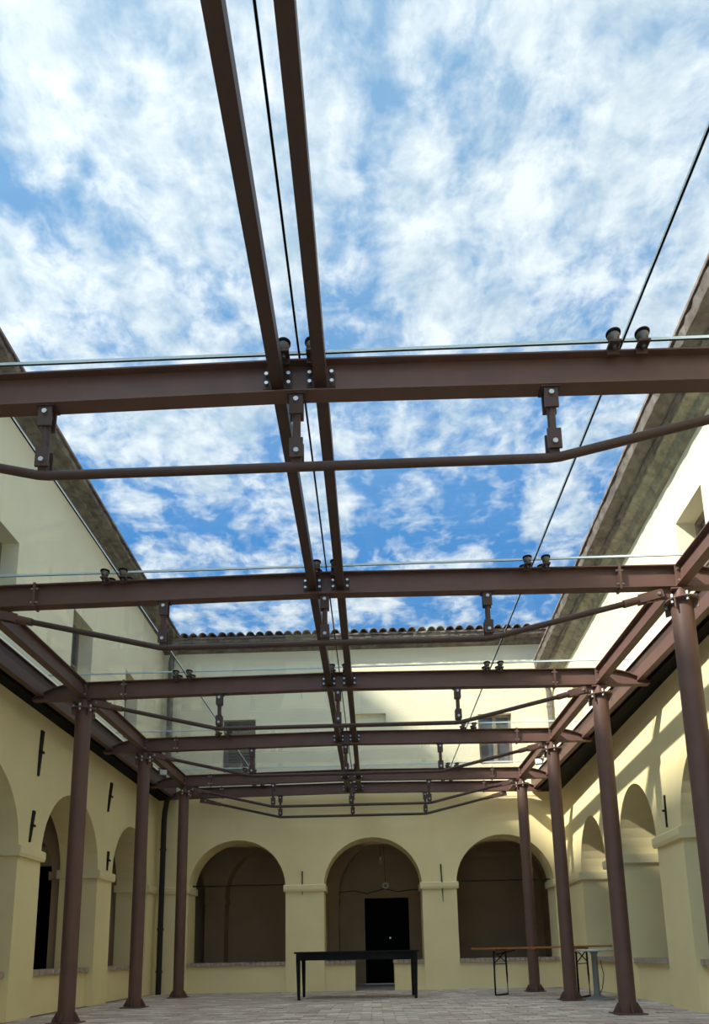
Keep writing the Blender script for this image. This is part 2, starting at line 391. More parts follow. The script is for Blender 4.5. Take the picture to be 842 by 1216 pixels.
# portico back walls, cross arches and vaults behind the arcades
DB = TH + DEEP
def portico(name, fn, s0, s1, ztop, piers, doorhole=None, ends=()):
    mb = MB()
    if doorhole:
        a, b, zt = doorhole
        mb.box(s0, a, DB, DB+0.25, 0, ztop, 0, fn); mb.box(b, s1, DB, DB+0.25, 0, ztop, 0, fn); mb.box(a, b, DB, DB+0.25, zt, ztop, 0, fn)
    else: mb.box(s0, s1, DB, DB+0.25, 0, ztop, 0, fn)
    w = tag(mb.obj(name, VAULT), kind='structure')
    v = MB(); n = 14; pr = []
    for k in range(n+1):
        t = math.pi*k/n; pr.append(((TH+DB)/2 - (DEEP/2)*math.cos(t), 2.72 + 0.42*math.sin(t)))
    prof = pr + [(DB, 3.3), (TH, 3.3)]
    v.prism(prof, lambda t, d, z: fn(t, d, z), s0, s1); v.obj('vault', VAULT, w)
    for c in piers:
        q = MB(); g = lambda s, d, z, c=c: fn(c - 0.18 + d, s, z)
        wall_mesh(q, g, TH, DB, 3.2, [((TH+DB)/2, DEEP/2-0.16, 0.92)], [], 0.36, zA=3.1, nseg=14)
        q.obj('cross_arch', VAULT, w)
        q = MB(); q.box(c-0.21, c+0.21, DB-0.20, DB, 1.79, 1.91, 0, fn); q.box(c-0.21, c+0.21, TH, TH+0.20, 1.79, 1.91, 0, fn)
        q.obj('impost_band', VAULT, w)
    return w
bl = portico('wall_left_back', mapL, -3.0, YF, 6.80, [3.28, 5.68, 8.08, 10.5, 12.85])
br = portico('wall_right_back', mapR, -3.0, YF, 5.75, [3.46, 5.68, 7.95, 10.15, 12.4])
bf = portico('wall_far_back', mapF, -6.9, 7.2, 6.62, [], (0.14, 1.12, 1.86))
for c in (-4.35, -1.88, 0.60, 3.06, 5.52):         # groin-vault lunettes against the far back wall
    q = MB(); wall_mesh(q, lambda s, d, z: mapF(s, DB - 0.45 + d, z), c-1.235, c+1.235, 3.25, [(c, 1.02, 1.17)], [], 0.445, zA=3.12, nseg=18)
    q.obj('lunette_arch', VAULT, bf)
    q = MB(); q.box(c+1.235-0.245, c+1.235+0.245, DB-0.48, DB, 1.76, 1.88, 0, mapF); q.obj('impost_band', VAULT, bf)
def ends(name, pts):
    q = MB()
    for b in pts: q.box(*b)
    return tag(q.obj(name, VAULT), kind='structure')
ends('wall_far_end', [(-7.15, -6.9, YF, YF+DB+0.25, 0, 6.62), (7.2, 7.45, YF, YF+DB+0.25, 0, 6.62)])

# door, and a dark sheet added at the portico end
d1 = tag(empty('door_1', (0.63, YF+DB+0.10, 0)), kind='structure')
q = MB(); q.box(-0.49, 0.49, 0, 0.06, 0.0, 1.86); q.obj('door_leaf', DOOR_DARK, d1)
for sx in (-0.245, 0.245):
    for z0, z1 in ((0.15, 0.80), (0.95, 1.72)):
        q = MB(); q.box(sx-0.17, sx+0.17, -0.015, 0.0, z0, z1); q.obj('door_panel', DOOR_DARK, d1, 0.006)
q = MB(); q.tube([(0.06, -0.02, 0.98), (0.06, -0.06, 0.98)], 0.016, 10); q.tube([(0.06, -0.06, 0.98), (0.06, -0.07, 0.98)], 0.022, 10)
tag(q.obj('door_handle', BOLT, d1), label='small bright door knob')
d2 = tag(empty('portico_dark', (-5.1, YF-0.06, 0)), kind='structure')  # added panelled sheet: the dark of the deep portico put in as near-black
q = MB(); q.box(-0.95, 0.95, 0, 0.06, 0.0, 2.35); q.obj('door_leaf', DOOR_DARK, d2)
for sx in (-0.46, 0.46):
    q = MB(); q.box(sx-0.36, sx+0.36, -0.015, 0, 0.2, 2.15); q.obj('door_panel', DOOR_DARK, d2, 0.006)

# windows set into the reveals
def window(idx, fn, rect, depth, style):
    a, b, z0, z1 = rect
    w = tag(empty('window_%d' % idx, fn((a+b)/2, depth, z0)), kind='structure')
    inv = Vector(w.location)
    g = lambda s, d, z: tuple(Vector(fn(s, d, z)) - inv)
    t = 0.05; m = (a+b)/2
    q = MB()
    q.box(a, a+t, depth, depth+0.06, z0, z1, 0, g); q.box(b-t, b, depth, depth+0.06, z0, z1, 0, g)
    q.box(a+t, b-t, depth, depth+0.06, z0, z0+t, 0, g); q.box(a+t, b-t, depth, depth+0.06, z1-t, z1, 0, g)
    q.obj('window_frame', WOOD if style != 'shutter' else SHUT, w)
    if style == 'shutter':
        for s0, s1 in ((a+t, m-0.01), (m+0.01, b-t)):
            q = MB(); q.box(s0, s0+0.04, depth, depth+0.04, z0+t, z1-t, 0, g); q.box(s1-0.04, s1, depth, depth+0.04, z0+t, z1-t, 0, g)
            q.box(s0, s1, depth+0.03, depth+0.045, z0+t, z1-t, 0, g)
            sh = q.obj('shutter', SHUT, w)
            n = 16
            for k in range(n):
                zc = z0 + t + (k+0.5)*(z1-z0-2*t)/n
                q = MB(); q.add([g(s, d, z) for s, d, z in ((s0+.04, depth+.002, zc-.026), (s1-.04, depth+.002, zc-.026), (s1-.04, depth+.03, zc+.026), (s0+.04, depth+.03, zc+.026),
                        (s0+.04, depth+.008, zc-.03), (s1-.04, depth+.008, zc-.03), (s1-.04, depth+.034, zc+.022), (s0+.04, depth+.034, zc+.022))],
                        [(0, 1, 2, 3), (7, 6, 5, 4), (0, 4, 5, 1), (3, 2, 6, 7), (0, 3, 7, 4), (1, 5, 6, 2)])
                q.obj('slat', SHUT, sh)
    else:
        for s0, s1 in ((a+t, m-0.02), (m+0.02, b-t)):
            q = MB(); q.box(s0, s1, depth+0.03, depth+0.036, z0+t, z1-t, 0, g); q.obj('pane', WINGLASS, w)
            q = MB(); zm = z0 + (z1-z0)*0.5
            q.box(s0, s1, depth+0.012, depth+0.04, zm-0.012, zm+0.012, 0, g); q.obj('glazing_bar', WOOD, w)
        q = MB(); q.box(m-0.035, m+0.035, depth-0.005, depth+0.05, z0+t, z1-t, 0, g); q.obj('mullion', WOOD, w)
        q = MB(); q.box(a, b, depth+0.28, depth+0.30, z0, z1, 0, g); q.obj('room_dark', DOOR_DARK, w)  # near-black sheet added for the unlit room behind the panes
    return w
i = 1
for r in WINL: window(i, mapL, r, 0.20, 'glass'); i += 1
for r in WINR: window(i, mapR, r, 0.20, 'glass'); i += 1
window(i, mapF, WINF[0], 0.10, 'shutter'); i += 1
window(i, mapF, WINF[1], 0.10, 'glass')

# ------------------------------------------------------------------ cornices and tiled roofs
def cornice(name, fn, prof, s0, s1, m, rough=0.012, ds=0.08):
    """moulded cornice: profile (offset from the wall, z) swept along the wall, worn by small offsets"""
    mb = MB(); n = len(prof); k = int((s1-s0)/ds); vs = []; fs = []
    for i in range(k+1):
        s = s0 + (s1-s0)*i/k
        for p, z in prof: vs.append(fn(s, -p + random.uniform(-rough, rough)*(p > 0.01), z + random.uniform(-rough, rough)*(p > 0.01)))
    for i in range(k):
        for j in range(n-1): fs.append((i*n+j, i*n+j+1, (i+1)*n+j+1, (i+1)*n+j))
    mb.add(vs, fs)
    return tag(mb.obj(name, m), kind='structure')
cl = cornice('trim_1', mapL, [(0, 6.66), (0.05, 6.675), (0.10, 6.69), (0.16, 6.695), (0.17, 6.715), (0.24, 6.72), (0.28, 6.725), (0.31, 6.73), (0.32, 6.78), (-0.6, 6.93)], -3, 12.9, CORNICE, 0.012)
cr = cornice('trim_2', mapR, [(0, 5.55), (0.06, 5.58), (0.10, 5.66), (0.19, 5.70), (0.20, 5.75), (0.05, 5.80)], -3, 12.78, CORNR, 0.008)
cornice('trim_4', mapR, [(0.02, 5.735), (0.215, 5.735), (0.235, 5.765), (0.225, 5.785), (0.26, 5.80), (0.37, 5.84), (0.39, 5.95), (-0.6, 6.12)], -3, 12.78, CORNICE, 0.008)
cf = cornice('trim_3', mapF, [(0, 6.50), (0.10, 6.53), (0.12, 6.58), (0.30, 6.60), (0.31, 6.66), (-0.6, 6.85)], -3.7, 3.9, CORNICE, 0.008)
def tile_mesh(L=0.46, r0=0.085, r1=0.07):
    mb = MB(); n = 8; vs = []
    for t, r in ((0, r0), (L, r1)):
        for rr in (r, r-0.014):
            for k in range(n+1):
                a = math.pi*k/n; vs.append((rr*math.cos(a), t, rr*math.sin(a)))
    m = n+1; fs = []
    for k in range(n):
        fs += [(k, k+1, 2*m+k+1, 2*m+k), (m+k+1, m+k, 3*m+k, 3*m+k+1), (k+1, k, m+k, m+k+1), (2*m+k, 2*m+k+1, 3*m+k+1, 3*m+k)]
    fs += [(0, 2*m, 3*m, m), (n, m+n, 3*m+n, 2*m+n)]
    mb.add(vs, fs, True); return mb.mesh('roof_tile', TILE)
TM = tile_mesh()
def roof(name, fn, zlip, over, s0, s1, into):
    sl = math.radians(17); mb = MB()
    mb.prism([(-over-0.02, zlip), (-over-0.02, zlip+0.035), (4.2, zlip+0.035+(4.2+over)*math.tan(sl)), (4.2, zlip+(4.2+over)*math.tan(sl))], lambda t, d, z: fn(t, d, z), s0, s1)
    r = tag(mb.obj(name, TILE), kind='structure')
    n = int((s1-s0)/0.18)
    for k in range(n):
        s = s0 + (k+0.5)*(s1-s0)/n + random.uniform(-0.01, 0.01)
        for j in range(2 if name == 'roof_far' else 1):
            d = -over + (-0.05 if name == 'roof_far' else 0.10) + j*0.40 + random.uniform(-0.012, 0.012)
            z = zlip + (0.04 if name == 'roof_far' else 0.025) + (d + over)*math.tan(sl)
            o = inst('roof_tile', TM, r, fn(s, d, z + random.uniform(-0.006, 0.006)))
            o.rotation_euler = (sl, random.uniform(-0.05, 0.05), {'F': 0, 'L': math.pi/2, 'R': -math.pi/2}[into] + random.uniform(-0.04, 0.04))
    return r
roof('roof_far', mapF, 6.66, 0.31, -4.2, 4.4, 'F')
roof('roof_left', mapL, 6.79, 0.33, 3.0, YF-0.1, 'L')
roof('roof_right', mapR, 5.96, 0.39, 3.0, 12.78, 'R')
# taller church wing behind the shaded side: its eave casts the slanting shadow on the far wall
q = MB(); q.box(-14.5, -9.0, -10.0, 10.5, 0, 14.42)
q.prism([(-8.9, 14.42), (-14.6, 14.42), (-11.75, 16.0)], lambda t, p, z: (p, t, z), -10.0, 10.5)
tag(q.obj('wall_church', PLASTER), kind='structure')

# ------------------------------------------------------------------ the steel canopy
YS = [1.134, 3.295, 5.457, 7.619, 9.781, 11.943, 12.902]
XC = 2.892; ZB = 3.556; BH = 0.195
def zb(x): return ZB + 0.008 - 0.012*abs(x)       # underside of a transverse beam: slight camber
def isec(mb, pts, h, w, tf, tw):
    """I-section swept along pts = [(position, zbottom, depth)] on the x axis"""
    for (x0, z0, h0), (x1, z1, h1) in zip(pts, pts[1:]):
        for part in ('bot', 'web', 'top'):
            vs = []
            for x, z, hh in ((x0, z0, h0), (x1, z1, h1)):
                if part == 'bot': zl, zh, ww = z, z+tf, w
                elif part == 'top': zl, zh, ww = z+hh-tf, z+hh, w
                else: zl, zh, ww = z+tf, z+hh-tf, tw
                vs += [(x, -ww/2, zl), (x, ww/2, zl), (x, ww/2, zh), (x, -ww/2, zh)]
            mb.add(vs, [(0, 1, 5, 4), (1, 2, 6, 5), (2, 3, 7, 6), (3, 0, 4, 7), (3, 2, 1, 0), (4, 5, 6, 7)])
RB_ = 3.4
TRUSS_LABELS = [
 'brown steel roof beam directly above the camera, beyond the top of view',
 'nearest visible brown steel cross beam with bent tie rod, against open sky',
 'second visible brown cross beam from camera, with bent tie rod below',
 'third visible brown cross beam from camera, under the far roof edge',
 'fourth visible brown cross beam from camera, in front of upper far windows',
 'fifth visible brown cross beam, second to last before the far wall',
 'last brown cross beam, closest to the far arcade wall']
def make_truss():
    root = empty('roof_truss', (0, 0, RB_))
    off = lambda p: (p[0], p[1], p[2]-RB_)
    def part(name, mb, m, parent=root):
        mb.v = [off(v) for v in mb.v]; return mb.obj(name, m, parent)
    mb = MB()
    pts = [(-3.46, zb(3.46), 0.034), (-3.22, zb(3.22), BH-0.05), (-3.02, zb(3.02), BH), (0, zb(0), BH), (3.02, zb(3.02), BH), (3.22, zb(3.22), BH-0.05), (3.46, zb(3.46), 0.034)]
    isec(mb, pts, BH, 0.092, 0.009, 0.007); part('steel_beam', mb, STEEL)
    for sx in (-1, 1):                                             # bolted splice plates
        x = 2.42*sx; mb = MB(); mb.box(x-0.010, x+0.010, -0.052, 0.052, zb(x)-0.012, zb(x)+BH+0.010)
        sp = part('splice_plate', mb, STEEL)
        mb = MB()
        for yy in (-0.034, 0.034):
            for dz in (0.035, BH-0.04):
                mb.tube([(x-0.030, yy, zb(x)+dz), (x+0.030, yy, zb(x)+dz)], 0.008, 6)
        tag(part('bolts', mb, BOLT, sp), kind='stuff')
    # tie rod
    ZR = ZB - 0.413
    mb = MB(); mb.tube([(-2.60, 0, 3.445), (-1.365, 0, ZR+0.006), (-1.31, 0, ZR), (1.31, 0, ZR), (1.365, 0, ZR+0.006), (2.60, 0, 3.445)], 0.024, 12)
    part('tie_rod', mb, STEELD)
    for sx in (-1, 1):
        mb = MB(); mb.tube([(2.44*sx, 0, 3.405), (2.60*sx, 0, 3.447)], 0.033, 12)
        for yy in (-0.028, 0.028): mb.bar((2.56*sx, yy, 3.436), (2.76*sx, yy, 3.485), 0.010, 0.072)
        fk = part('fork_end', mb, STEEL)
        mb = MB(); mb.tube([(2.72*sx, -0.045, 3.475), (2.72*sx, 0.045, 3.475)], 0.014, 8); part('pin', mb, BOLT, fk)
        mb = MB(); mb.bar((2.68*sx, 0, 3.468), (2.83*sx, 0, 3.492), 0.022, 0.085); part('lug_plate', mb, STEEL)
    for x in (-1.335, 0.0, 1.335):
        mb = MB(); zt = zb(x); zl = ZR + 0.026
        mb.tube([(x, 0, zl+0.08), (x, 0, zt-0.08)], 0.022, 12)
        for zz0, zz1 in ((zt-0.125, zt-0.012), (zl+0.012, zl+0.125)):
            for yy in (-0.026, 0.026): mb.box(x-0.036, x+0.036, yy-0.006, yy+0.006, zz0, zz1)
        for zz0, zz1 in ((zt-0.06, zt), (zl-0.012, zl+0.06)): mb.box(x-0.024, x+0.024, -0.017, 0.017, zz0, zz1)
        mb.box(x-0.05, x+0.05, -0.04, 0.04, zt-0.010, zt)
        h = part('hanger_strut', mb, STEELD)
        mb = MB()
        for zc in (zt-0.045, zl+0.045): mb.tube([(x, -0.043, zc), (x, 0.043, zc)], 0.014, 8)
        tag(part('pins', mb, BOLT, h), kind='stuff')
    # glass clamps either side of every joint of the glazing, on both edges of the beam
    for xj in (-1.745, 0.015, 1.745):
        for dx in (-0.075, 0.075):
            for sy in (-1, 1):
                x = xj + dx; zt = zb(x) + BH
                mb = MB(); mb.box(x-0.030, x+0.030, sy*0.030, sy*0.100, zt, zt+0.012); mb.box(x-0.030, x+0.030, sy*0.046-0.005, sy*0.046+0.005, zt-0.035, zt)
                c = part('glass_clamp', mb, STEELD)
                mb = MB(); mb.lathe([(0.012, 0.0), (0.012, 0.018), (0.029, 0.024), (0.031, 0.052)], (x, sy*0.072, zt+0.010), 14); mb.lathe([(0.010, -0.02), (0.010, 0.0)], (x, sy*0.072, zt), 8)
                part('clamp_boss', mb, BOSS, c)
                mb = MB(); mb.lathe([(0.036, 0.0), (0.038, 0.004), (0.038, 0.014), (0.034, 0.016)], (x, sy*0.072, zt+0.061), 14)
                part('gasket', mb, RUBBER_SHADE, c)
    return root
proto = make_truss()
for i, y in enumerate(YS):
    o = proto if i == 0 else copy_tree(proto)
    o.location = (0.0, y, RB_); tag(o, TRUSS_LABELS[i], 'beam', 'cross beams of the glass canopy')
ZG = ZB + BH + 0.075                                              # underside of the glazing

# columns
def make_column():
    root = empty('steel_column')
    mb = MB(); mb.tube([(0, 0, 0.012), (0, 0, 3.40)], 0.086, 24); mb.obj('shaft', STEEL, root)
    mb = MB(); mb.box(-0.15, 0.15, -0.15, 0.15, 0, 0.014); mb.obj('base_plate', STEEL, root)
    for k in range(4):
        a = math.pi/2*k + math.pi/4*0; c, s = math.cos(a), math.sin(a)
        mb = MB(); vs = []
        for t in (-0.006, 0.006):
            for r, z in ((0.08, 0.014), (0.148, 0.014), (0.148, 0.03), (0.10, 0.115), (0.08, 0.115)): vs.append((c*r - s*t, s*r + c*t, z))
        mb.add(vs, [(4, 3, 2, 1, 0), (5, 6, 7, 8, 9)] + [(j, (j+1) % 5, 5+(j+1) % 5, 5+j) for j in range(5)]); mb.obj('gusset', STEEL, root)
    mb = MB(); mb.lathe([(0.086, 0), (0.135, 0), (0.135, 0.016), (0.086, 0.016)], (0, 0, 3.40), 20)
    mb.lathe([(0.06, 0.016), (0.06, 0.115)], (0, 0, 3.40), 16)
    mb.box(-0.09, 0.09, -0.05, 0.05, 3.505, 3.520)
    cp = mb.obj('collar', STEEL, root)
    mb = MB()
    for k in range(6):
        a = 2*math.pi*(k+0.5)/6; mb.tube([(0.112*math.cos(a), 0.112*math.sin(a), 3.375), (0.112*math.cos(a), 0.112*math.sin(a), 3.45)], 0.013, 6)
    tag(mb.obj('bolts', BOLT, cp), kind='stuff')
    for k in range(4):
        a = math.pi/2*k + math.pi/4; mb = MB(); p = Vector((math.cos(a), math.sin(a), 0))
        mb.bar(p*0.08 + Vector((0, 0, 3.36)), p*0.135 + Vector((0, 0, 3.36)), 0.008, 0.075); mb.obj('collar_gusset', STEEL, root)
    return root
colp = make_column(); used = False
NTH = {1: 'nearest row, beyond the edge of view', 2: 'second row from the camera', 3: 'third row from the camera', 4: 'fourth row from the camera', 5: 'row closest to the far wall'}
for side, sx in (('shaded wall', -1), ('sunlit wall', 1)):
    for k in range(1, 6):
        o = colp if not used else copy_tree(colp); used = True
        o.location = (XC*sx + 0.016, YS[k], 0.0)
        tag(o, 'round brown steel column beside the %s, in the %s' % (side, NTH[k]), 'column', 'steel columns of the canopy')

# longitudinal members: the pair along the middle and one above each column line
BAY = ['bay above the camera', 'bay behind the nearest visible cross beam', 'third bay from the far end plus one', '', '', '']
BAY = ['first bay overhead', 'second bay from camera', 'third bay from camera', 'fourth bay from camera', 'fifth bay from camera', 'short last bay']
def make_purlin(L):
    root = empty('purlin'); mb = MB()
    w, h = 0.066, 0.105
    mb.box(-w/2, w/2, 0.006, L-0.006, -h/2, h/2); mb.obj('box_tube', STEELD, root)
    for yy, dr in ((0.0, 1), (L, -1)):
        for sx in (-1, 1):
            mb = MB(); mb.box(sx*(w/2+0.022)-0.022, sx*(w/2+0.022)+0.022, yy+dr*0.006-0.004, yy+dr*0.006+0.004, -h/2, h/2)
            cl_ = mb.obj('cleat', STEELD, root)
            mb = MB()
            for dz in (-0.028, 0.028):
                mb.tube([(sx*(w/2+0.026), yy+dr*0.004, dz), (sx*(w/2+0.026), yy+dr*0.030, dz)], 0.011, 6)
            tag(mb.obj('bolts', BOLT, cl_), kind='stuff')
    return root
def make_edge(L):
    root = empty('edge_beam'); mb = MB(); isec(mb, [(0.05, 0, 0.18), (L-0.05, 0, 0.18)], 0.18, 0.085, 0.009, 0.007)
    mb.v = [(-v[1], v[0], v[2]) for v in mb.v]; mb.obj('steel_beam', STEEL, root)
    for yy in (0.045, L-0.045):
        mb = MB(); mb.box(-0.045, 0.045, yy-0.006, yy+0.006, -0.004, 0.184); ep = mb.obj('end_plate', STEEL, root)
        mb = MB()
        for sx in (-0.026, 0.026):
            for dz in (0.04, 0.14): mb.tube([(sx, yy-0.022, dz), (sx, yy+0.022, dz)], 0.010, 6)
        tag(mb.obj('bolts', BOLT, ep), kind='stuff')
    return root
for k in range(6):
    L = YS[k+1] - YS[k]
    if k in (0, 5): pp, ee = make_purlin(L), make_edge(L); firstp = firste = True
    elif k == 1: pp, ee = make_purlin(L), make_edge(L); pl, el = pp, ee; firstp = firste = True
    else: pp, ee = pl, el; firstp = firste = False
    for j, (x, sd) in enumerate(((0.016-0.115, 'shaded'), (0.016+0.115, 'sunlit'))):
        o = pp if (firstp and j == 0) else copy_tree(pp)
        o.location = (x, YS[k], ZB + 0.105)
        tag(o, 'twin centre box beam of the %s, the one towards the %s wall' % (BAY[k], sd), 'beam', 'twin beams along the middle of the canopy')
    for j, (sx, sd) in enumerate(((-1, 'shaded'), (1, 'sunlit'))):
        o = ee if (firste and j == 0) else copy_tree(ee)
        o.location = (XC*sx + 0.016, YS[k], ZB - 0.02)
        tag(o, 'brown edge beam over the columns beside the %s wall, %s' % (sd, BAY[k]), 'beam', 'edge beams over the column rows')

# glass panels, four across each bay
XG = [-3.315, -1.745, 0.015, 1.745, 3.315]
STRIP = ['outer panel beside the shaded wall', 'inner panel on the shaded side', 'inner panel on the sunlit side', 'outer panel beside the sunlit wall']
def glass_panel(x0, x1, L):
    root_mb = MB(); g = 0.006; t = 0.017
    root_mb.box(x0+g, x1-g, g, L-g, 0, t)
    for i in (2, 3, 4, 5): root_mb.mi[i] = 1
    return root_mb.mesh('glass_panel', [GLASS, GEDGE])
def seal(x, L):
    mb = MB(); mb.box(x-0.005, x+0.005, 0.006, L-0.006, 0.001, 0.016); return mb.mesh('seal', RUBBER_SHADE)
def xseal(x0, x1):
    mb = MB(); mb.box(x0+0.006, x1-0.006, -0.005, 0.005, 0.001, 0.016); return mb.mesh('seal', RUBBER_SHADE)
for k in range(6):
    L = YS[k+1] - YS[k]
    for j in range(4):
        o = inst('glass_panel', glass_panel(XG[j], XG[j+1], L), None, (0, YS[k], ZG))
        tag(o, 'glass roof pane, %s, %s' % (STRIP[j], BAY[k]), 'glass pane', 'glass panes of the canopy')
        if j < 3: inst('seal', seal(XG[j+1], L), o)
        inst('seal', xseal(XG[j], XG[j+1]), o)

# gutters between canopy and wall
def gutter(name, fn, sx, label):
    root = empty(name, (3.35*sx, 1.2, 3.57), label=label, cat='gutter'); off = Vector(root.location)
    def wx(y): return fn(y, 0, 0)[0]
    def strip(mb, prof):                # prof: (x or None for wall, dz)
        vs = []
        for y in (1.0, YF-0.02):
            for x, z in prof: vs.append(tuple(Vector((wx(y) - sx*0.004 if x is None else x*sx, y, z)) - off))
        n = len(prof); mb.add(vs, [(i, (i+1) % n, n+(i+1) % n, n+i) for i in range(n)] + [tuple(range(n)), tuple(range(2*n-1, n-1, -1))])
    mb = MB(); strip(mb, [(3.33, 3.57), (3.33, 3.70), (3.40, 3.70), (3.40, 3.69), (3.34, 3.69), (3.34, 3.58), (3.40, 3.58), (3.40, 3.57)]); mb.obj('fascia_channel', STEEL, root)
    mb = MB(); strip(mb, [(3.355, 3.585), (3.355, 3.605), (None, 3.605), (None, 3.555), (3.44, 3.555), (3.44, 3.585)]); mb.obj('gutter_bed', RUBBER_SHADE, root)  # near-black colour stands in for the shade under the gutter
    mb = MB(); strip(mb, [(3.318, 3.80), (3.318, 3.808), (3.35, 3.808), (3.35, 3.700), (3.342, 3.700), (3.342, 3.80)]); mb.obj('flashing', STEELD, root)
    return root
gutter('rain_gutter', mapL, -1, 'brown metal gutter along the shaded wall under the glass edge')
gutter('rain_gutter', mapR, 1, 'brown metal gutter along the sunlit wall under the glass edge')

# small floodlights on the edge beams
def floodlight(loc, rz, label):
    r = empty('floodlight', loc, rz, label=label, cat='floodlight', group='floodlights on the canopy')
    mb = MB(); mb.box(-0.06, 0.06, -0.025, 0.025, -0.045, 0.045); mb.obj('lamp_body', GREYMET, r, 0.006)
    mb = MB(); mb.box(-0.05, 0.05, -0.030, -0.024, -0.036, 0.036); mb.obj('lens', LAMPM, r)
    mb = MB(); mb.bar((-0.066, 0, 0), (-0.066, 0.02, 0.07), 0.005, 0.02); mb.bar((0.066, 0, 0), (0.066, 0.02, 0.07), 0.005, 0.02); mb.box(-0.07, 0.07, 0.01, 0.03, 0.066, 0.072); mb.obj('bracket', STEELD, r)
    return r
floodlight((-XC+0.016, 10.69, 3.462), math.radians(25), 'small grey floodlight under the edge beam beside the shaded wall')
floodlight((XC+0.016, 10.59, 3.462), math.radians(-25), 'small grey floodlight under the edge beam beside the sunlit wall')

# ------------------------------------------------------------------ wall fittings
def anchor(fn, s, z0, z1, lean, w, label, d=0.0):
    mb = MB(); n = Vector(fn(s, 0, 0)); 
    vs = []
    for z, ww, o in ((z0, w*0.35, -lean), (z0+(z1-z0)*0.45, w*0.8, -lean*0.2), (z1, w, lean)):
        for dd in (-0.02, 0.01):
            for e in (-1, 1): vs.append(fn(s + o + e*ww/2, dd, z))
    fs = []
    for i in range(2):
        a = i*4; b = a+4; fs += [(a, a+1, b+1, b), (a+3, a+2, b+2, b+3), (a+2, a, b, b+2), (a+1, a+3, b+3, b+1)]
    fs += [(0, 2, 3, 1), (8, 9, 11, 10)]
    c = Vector(fn(s, 0, z0)); vs = [tuple(Vector(v)-c) for v in vs]
    mb.add(vs, fs)
    r = empty('wall_anchor', c, label=label, cat='anchor', group='iron tie anchors on the walls')
    mb.obj('anchor_bar', IRON, r)
    zc = z0 + (z1-z0)*0.52
    a_, b_ = Vector(fn(s, 0.01, zc)) - c, Vector(fn(s, -0.045, zc)) - c
    q = MB(); q.bar(a_, b_, w*0.95, 0.025); q.obj('tie_eye', IRON, r)
    return r
anchor(mapL, 8.16, 2.79, 3.36, 0.02, 0.075, 'long black iron anchor high on the shaded wall, nearer one, above first pier')
anchor(mapL, 8.07, 1.98, 2.36, 0.03, 0.055, 'black iron anchor low on shaded wall, just above the nearest pier capital')
anchor(mapL, 10.53, 2.82, 3.29, 0.05, 0.085, 'wedge-shaped black iron anchor high on the shaded wall, between the second and third arches')
anchor(mapL, 10.57, 1.94, 2.23, 0.01, 0.06, 'short black iron anchor on shaded wall above the farther pier capital')
anchor(mapF, -0.96, 1.72, 2.16, 0.0, 0.022, 'thin iron anchor crossing the capital between the dark arch and the doorway arch')
anchor(mapF, 1.60, 1.55, 2.24, -0.01, 0.022, 'long thin iron anchor on far wall between doorway arch and folding-table arch')
anchor(mapR, 7.95, 1.97, 2.33, -0.01, 0.018, 'thin iron anchor on the sunlit wall above a pier capital')

def pipe(name, pts, r, m, label, clips, wallfn=None):
    root = empty(name, pts[-1], label=label, cat='pipe'); o = Vector(pts[-1])
    mb = MB(); mb.tube([Vector(p)-o for p in pts], r, 12); mb.obj('pipe_run', m, root)
    for c in clips:
        c = Vector(c) - o; mb = MB(); mb.tube([c - Vector((0, 0, 0.02)), c + Vector((0, 0, 0.02))], r*1.22, 12); mb.bar(c, c + Vector((0.0, 0.12, 0)), 0.02, 0.02); mb.obj('pipe_clip', m, root)
    return root
pipe('downpipe', [(-3.43, 12.85, 3.535), (-3.43, 12.85, 3.50), (-3.46, 12.90, 3.42), (-3.50, 12.97, 3.30), (-3.52, 13.00, 3.15), (-3.52, 13.00, 0.0)], 0.05, PIPEBLK,
     'black downpipe standing in the shaded corner of the courtyard', [(-3.52, 13.0, 2.6), (-3.52, 13.0, 1.15), (-3.52, 13.0, 0.4)])
pipe('downpipe', [(-3.36, 12.90, 6.66), (-3.38, 12.93, 6.52), (-3.46, 13.02, 6.42), (-3.50, 13.06, 6.30), (-3.50, 13.06, 3.75)], 0.055, PIPEGREY,
     'grey zinc downpipe in the upper shaded corner, seen through the glass', [(-3.50, 13.06, 5.6), (-3.50, 13.06, 4.6)])
pipe('downpipe', [(3.53, 12.74, 5.92), (3.56, 12.80, 5.80), (3.74, 13.02, 5.62), (3.78, 13.06, 5.50), (3.78, 13.06, 3.75)], 0.05, PIPEGREY,
     'grey zinc downpipe in the upper sunlit corner, seen through the glass', [(3.78, 13.06, 5.2), (3.78, 13.06, 4.4)])
def cable(name, pts, r, label):
    mb = MB(); mb.tube(pts, r, 6); return tag(mb.obj(name, WIREM), label, 'cable')
cable('hanging_cable', [(3.84, 13.10, 3.3), (3.84, 13.09, 2.4), (3.83, 13.08, 1.6), (3.85, 13.05, 1.0), (3.90, 13.02, 0.86), (3.87, 13.04, 1.0), (3.84, 13.07, 1.4)], 0.009, 'thin dark cable hanging down the corner behind the brown columns')

